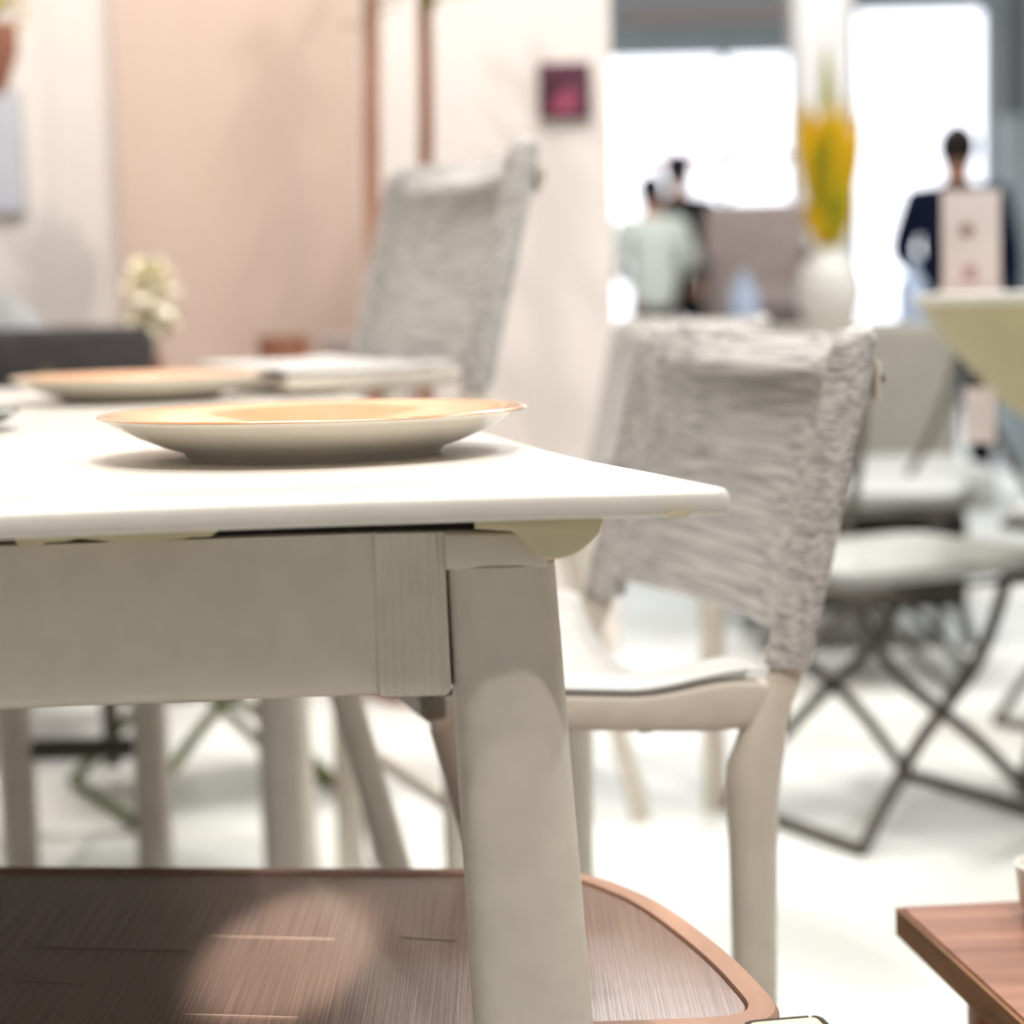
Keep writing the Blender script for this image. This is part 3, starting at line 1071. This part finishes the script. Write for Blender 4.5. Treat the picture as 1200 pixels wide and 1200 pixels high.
# white flower behind the charcoal armchair
q = at(176, 345, 4.62)
t = thing('flower_vase', 'white flower in a vase behind the charcoal armchair', 'flowers', (q.x, 4.62, 0.0))
link('stand', L([(0, 0), (0.14, 0), (0.14, 0.02), (0.02, 0.04), (0.02, 0.52), (0.15, 0.53), (0.15, 0.55), (0, 0.55)], 28), 'wire', t)
link('vase', L([(0, 0.55), (0.035, 0.55), (0.05, 0.60), (0.045, 0.68), (0.02, 0.74), (0.026, 0.76), (0.02, 0.76), (0, 0.70)], 24), 'terracotta', t)
link('stem', T([(0, 0, 0.70), (0.004, 0, 0.80), (0, 0, q.z - 0.02)], 0.006, n=8), 'leaf', t)
for k in range(26):
    a = k * 2.4
    f = 1 - 2 * (k + 0.5) / 26
    bm = bmesh.new()
    cz = q.z + 0.045 * f
    cr_ = 0.036 * math.sqrt(1 - f * f)
    leaf_bm(bm, (0.4 * cr_ * math.cos(a), 0.4 * cr_ * math.sin(a), cz), 0.062, 0.062, a, 0.4 + 1.6 * f)
    link('petal', bm, 'flower', t)
for k in range(4):
    bm = bmesh.new()
    leaf_bm(bm, (0, 0, 0.80), 0.08, 0.03, 2.4 + 0.5 * k, 0.5)
    link('leaf', bm, 'yellow_leaf', t)
# hanging yellow plant top left
q = at(2, 8, 4.7)
t = thing('hanging_plant', 'yellow green plant in a brown basket at the top left frame edge', 'plant', (q.x - 0.03, 4.7, q.z))
link('basket', L([(0, -0.19), (0.03, -0.19), (0.06, -0.10), (0.062, -0.04), (0.05, -0.04), (0, -0.09)], 24), 'terracotta', t)
for k in range(26):
    bm = bmesh.new()
    a = random.random() * 2 * PI
    leaf_bm(bm, (0.02 * math.cos(a), 0.02 * math.sin(a), -0.05 + 0.1 * random.random()), 0.09, 0.03, a, 0.2 + random.random())
    link('leaf', bm, 'yellow_leaf', t)
link('hanger', T([(0, 0, -0.05), (0, 0, 1.2)], 0.003, n=6), 'wire', t)
# pale blue picture on the wall
p0, p1 = at(-40, 105, 4.98), at(30, 250, 4.98)
t = thing('picture', 'pale blue grey picture on the white wall at the left frame edge', 'picture', ((p0.x + p1.x) / 2, 4.998, (p0.z + p1.z) / 2))
hx, hz = (p1.x - p0.x) / 2, (p0.z - p1.z) / 2
link('print', B(-hx + 0.005, hx - 0.005, -0.014, -0.006, -hz + 0.005, hz - 0.005), 'picture_blue', t)
link('frame', B(-hx, hx, -0.010, 0.0, -hz, hz, bev=0.002), 'cushion', t)
# plum sign on the display wall
p0, p1 = at(631, 74, 4.98), at(693, 138, 4.98)
t = thing('wall_sign', 'small square plum coloured sign on the white display wall', 'sign', ((p0.x + p1.x) / 2, 4.999, (p0.z + p1.z) / 2))
hx, hz = (p1.x - p0.x) / 2, (p0.z - p1.z) / 2
link('board', B(-hx, hx, -0.014, 0, -hz, hz, bev=0.002), 'plum', t)
bm = bmesh.new()
prism_xz(bm, [(-0.035, -0.055), (0.03, -0.055), (0.038, -0.02), (0.012, 0.012), (-0.01, -0.002), (-0.03, -0.02)], -0.016, -0.013)
link('motif', bm, 'plum_pink', t)
# little things by the pink wall
q = at(332, 400, 4.7)
t = thing('clay_pot', 'small terracotta pot low against the pink panel', 'pot', (q.x, 4.7, 0))
link('stand', L([(0, 0), (0.06, 0), (0.06, 0.60), (0, 0.60)], 20), 'pink_panel', t)
link('pot', L([(0, 0.60), (0.04, 0.60), (0.055, 0.70), (0.06, q.z + 0.012), (0.05, q.z + 0.012), (0.045, 0.68), (0, 0.65)], 24), 'terracotta', t)
q = at(405, 395, 4.84)
t = thing('low_chair', 'grey brown low chair back between pink panel and tall grey chair', 'chair', (q.x, 4.84, 0))
link('backrest', B(-0.055, 0.16, -0.02, 0.02, 0.42, q.z + 0.008, bev=0.012, seg=3), 'wicker', t)
link('seat', B(-0.055, 0.16, -0.14, 0.02, 0.36, 0.42, bev=0.01), 'wicker', t)
for sx in (-0.04, 0.145):
    for yy in (-0.12, 0.0):
        link('leg', T([(sx, yy, 0), (sx, yy, 0.37)], 0.012, n=8), 'wicker', t)

# ------------------------------------------------------------ hall furniture behind
q = at(885, 300, 7.0)
t = thing('wicker_armchair', 'grey brown high backed armchair before the bright window', 'chair', (q.x, 7.0, 0))
hw = 0.175
bm = bmesh.new()
slab(bm, round_corners([Vector((-hw, -0.06)), Vector((hw, -0.06)), Vector((hw, 0.06)), Vector((-hw, 0.06))], 0.04, 4),
     [(0.02, 0.42), (0, 0.45), (0, 1.15), (0.01, 1.175), (0.03, 1.185)])
link('backrest', bm, 'wicker', t)
link('seat', B(-hw, hw, -0.45, 0.0, 0.82, 0.90, bev=0.02), 'wicker', t)
for sx in (-1, 1):
    link('arm', B(sx * hw - 0.025, sx * hw + 0.025, -0.45, 0.0, 0.98, 1.03, bev=0.01), 'wicker', t)
    for yy in (-0.43, 0.0):
        link('leg', T([(sx * (hw - 0.02), yy, 0), (sx * (hw - 0.02), yy, 0.98)], 0.018, n=8), 'wicker', t)
# white vase with golden plumes
q = at(972, 330, 6.0)
t = thing('plume_vase', 'white round vase of golden yellow plumes before the pale pillar', 'plant', (q.x, 6.0, 0))
zc = q.z
link('plinth', B(-0.16, 0.16, -0.16, 0.16, 0, zc - 0.13, bev=0.01), 'pillar', t)
link('vase', L([(0, zc - 0.13), (0.05, zc - 0.13), (0.09, zc - 0.08), (0.10, zc - 0.02), (0.085, zc + 0.04), (0.045, zc + 0.085), (0.05, zc + 0.10),
                (0.042, zc + 0.10), (0.03, zc + 0.06), (0, zc + 0.04)], 32), 'white_china', t)
for k in range(34):
    a = random.random() * 2 * PI
    sp = 0.03 + 0.075 * random.random()
    h = 0.10 + 0.34 * random.random()
    if k < 3:
        h, sp = 0.46 + 0.06 * k, 0.018
    b0 = Vector((0.02 * math.cos(a), 0.02 * math.sin(a), zc + 0.07))
    b2 = Vector((sp * math.cos(a) - (0.015 if k < 3 else 0), sp * math.sin(a), zc + 0.10 + h))
    pts = [b0.lerp(b2, f / 6) + Vector((0, 0, 0.02 * math.sin(PI * f / 6))) for f in range(7)]
    link('plume', T(pts, [0.004, 0.008, 0.016, 0.022, 0.022, 0.015, 0.003], n=8), 'plume_green' if k % 3 == 2 else 'plume', t)
# pale blue forms on plinths, added in place of blurred highlights
for i, (px, py) in enumerate(((1068, 340), (872, 352))):
    q = at(px, py, 6.4)
    t = thing('bokeh_glint', ('pale blue form added as a blurred glint left of the navy jacketed man', 'pale blue form added as a blurred glint below the wicker armchair')[i],
              'bokeh_spot', (q.x, 6.4, 0), 0, 'pale forms added as blurred glints')
    link('plinth', B(-0.12, 0.12, -0.12, 0.12, 0, q.z - 0.09, bev=0.01), 'blue_grey', t)
    link('bokeh_spot', L([(0, q.z - 0.09), (0.042, q.z - 0.09), (0.046, q.z - 0.06), (0.046, q.z + 0.02), (0.018, q.z + 0.06), (0.018, q.z + 0.09), (0, q.z + 0.09)], 20), 'bokeh_blue', t)


# ------------------------------------------------------------ people
def skin_obj(name, verts, edges, radii, m, parent, root=0, sub=2):
    me = bpy.data.meshes.new(name)
    me.from_pydata(verts, edges, [])
    o = bpy.data.objects.new(name, me)
    COL.objects.link(o)
    o.parent = parent
    md = o.modifiers.new('skin', 'SKIN')
    md.use_smooth_shade = True
    for i, v in enumerate(me.skin_vertices[0].data):
        rr = radii[i]
        v.radius = rr if isinstance(rr, tuple) else (rr, rr)
        v.use_root = (i == root)
    sm = o.modifiers.new('sub', 'SUBSURF')
    sm.levels = sub
    sm.render_levels = sub
    me.materials.append(M[m])
    return o


def person(label, loc, rz, height, jacket, trousers, hair, arms='hang', group=None):
    t = thing('person', label, 'person', loc, rz, group)
    k = height / 1.75

    def V(x, y, z):
        return (x * k, y * k, z * k)
    # body: faces +y
    v = [V(0, 0, 0.93), V(0, 0, 1.10), V(0, 0.01, 1.28), V(0, 0, 1.43), V(0, 0, 1.50), V(0, 0.01, 1.58), V(0, 0.015, 1.66), V(0, 0.01, 1.715)]
    e = [(i, i + 1) for i in range(7)]
    r = [(0.135, 0.10), (0.125, 0.095), (0.15, 0.105), (0.12, 0.08), 0.055, 0.07, (0.078, 0.092), (0.06, 0.07)]
    # nose and ears
    v += [V(0, 0.105, 1.63), V(-0.082, 0.0, 1.63), V(0.082, 0.0, 1.63)]
    r += [0.014, 0.014, 0.014]
    e += [(6, 8), (6, 9), (6, 10)]
    hands = {}
    for s in (-1, 1):
        b = len(v)
        if arms == 'front' or (arms == 'bent_left' and s < 0):
            pts = [V(s * 0.19, 0, 1.42), V(s * 0.27, -0.02, 1.17), V(s * 0.17, 0.2, 1.08), V(s * 0.12, 0.26, 1.07)]
        else:
            pts = [V(s * 0.19, 0, 1.42), V(s * 0.245, -0.02, 1.14), V(s * 0.25, 0.05, 0.90), V(s * 0.25, 0.07, 0.83)]
        v += pts
        r += [0.062, 0.045, 0.032, (0.042, 0.022)]
        e += [(3, b), (b, b + 1), (b + 1, b + 2), (b + 2, b + 3)]
        d = (Vector(pts[3]) - Vector(pts[2])).normalized()
        side = Vector((0, 1, 0)) if arms != 'front' else Vector((0, 0, 1))
        for f in range(4):
            o_ = Vector(pts[3]) + d * 0.02 + side * (0.024 - 0.016 * f) * k
            m_ = len(v)
            ln = (0.07, 0.08, 0.075, 0.06)[f] * k
            v += [tuple(o_ + d * 0.02), tuple(o_ + d * (0.02 + ln * 0.55)), tuple(o_ + d * (0.015 + ln) + Vector((-s * 0.015, 0, 0)))]
            r += [0.0095, 0.0088, 0.0075]
            e += [(b + 3, m_), (m_, m_ + 1), (m_ + 1, m_ + 2)]
        m_ = len(v)
        o_ = Vector(pts[3]) + side * 0.034 * k
        v += [tuple(o_), tuple(o_ + d * 0.035 + side * 0.018)]
        r += [0.011, 0.009]
        e += [(b + 3, m_), (m_, m_ + 1)]
        hands[s] = pts
    legs = {}
    for s in (-1, 1):
        b = len(v)
        pts = [V(s * 0.10, 0, 0.88), V(s * 0.105, 0.01, 0.48), V(s * 0.11, -0.02, 0.09), V(s * 0.125, 0.12, 0.035)]
        v += pts
        r += [0.085, 0.058, 0.04, (0.036, 0.028)]
        e += [(0, b), (b, b + 1), (b + 1, b + 2), (b + 2, b + 3)]
        legs[s] = pts
    r = [(a[0] * k, a[1] * k) if isinstance(a, tuple) else a * k for a in r]
    skin_obj('body', v, e, r, 'skin', t)
    # jacket
    jv = [V(0, 0, 0.78), V(0, 0, 1.05), V(0, 0.005, 1.25), V(0, -0.003, 1.42), V(0, -0.003, 1.49)]
    je = [(0, 1), (1, 2), (2, 3), (3, 4)]
    jr = [(0.18, 0.135), (0.175, 0.13), (0.195, 0.14), (0.15, 0.105), (0.075, 0.075)]
    for s in (-1, 1):
        b = len(jv)
        P = hands[s]
        jv += [P[0], P[1], P[2]]
        jr += [0.082, 0.066, 0.05]
        je += [(3, b), (b, b + 1), (b + 1, b + 2)]
    jr = [(a[0] * k, a[1] * k) if isinstance(a, tuple) else a * k for a in jr]
    skin_obj('jacket', jv, je, jr, jacket, t)
    # trousers
    tv = [V(0, 0, 1.00), V(0, 0, 0.86)]
    te = [(0, 1)]
    tr = [(0.155, 0.12), (0.15, 0.12)]
    for s in (-1, 1):
        b = len(tv)
        tv += [legs[s][0], legs[s][1], V(s * 0.11, -0.02, 0.06)]
        tr += [0.105, 0.08, 0.065]
        te += [(1, b), (b, b + 1), (b + 1, b + 2)]
        link('shoe', (lambda bm: (tube(bm, [V(s * 0.108, -0.07, 0.05), V(s * 0.11, 0.0, 0.055), V(s * 0.12, 0.10, 0.04), V(s * 0.125, 0.19, 0.03)],
                                       [0.036, 0.045, 0.048, 0.03], [0.045, 0.05, 0.036, 0.024], n=12), bm)[1])(bmesh.new()), 'black_cloth', t)
    tr = [(a[0] * k, a[1] * k) if isinstance(a, tuple) else a * k for a in tr]
    skin_obj('trousers', tv, te, tr, trousers, t)
    # hair cap
    bm = bmesh.new()
    rings = []
    for i in range(9):
        f = i / 8
        z = 1.595 + 0.185 * f
        rr = math.sqrt(max(0.004, 1 - ((z - 1.665) / 0.118) ** 2))
        ring = []
        for a in range(24):
            th = 2 * PI * a / 24
            fr = 1.0 if math.sin(th) < 0.3 or f > 0.62 else 0.78
            ring.append(Vector(V(0.094 * rr * math.cos(th) * (1 if fr == 1 else 0.9), 0.0 + 0.110 * rr * math.sin(th) * fr, z)))
        rings.append(ring)
    loft(bm, rings)
    link('hair', bm, hair, t)
    return t


q = at(1122, 300, 8.8)
person('man in a navy jacket and dark trousers seen from behind by the window', (q.x, 8.8, 0), R(-12), 1.56, 'navy', 'black_cloth', 'hair', 'bent_left')
q = at(764, 300, 13.2)
person('person in a pale grey green jacket seen from behind before the window', (q.x, 13.2, 0), R(14), 1.66, 'pale_jacket', 'black_cloth', 'grey_hair', 'front')
q = at(796, 300, 13.9)
person('person dressed in black standing just behind the pale jacketed person', (q.x, 13.9, 0), R(-30), 1.84, 'black_cloth', 'black_cloth', 'grey_hair', 'front')
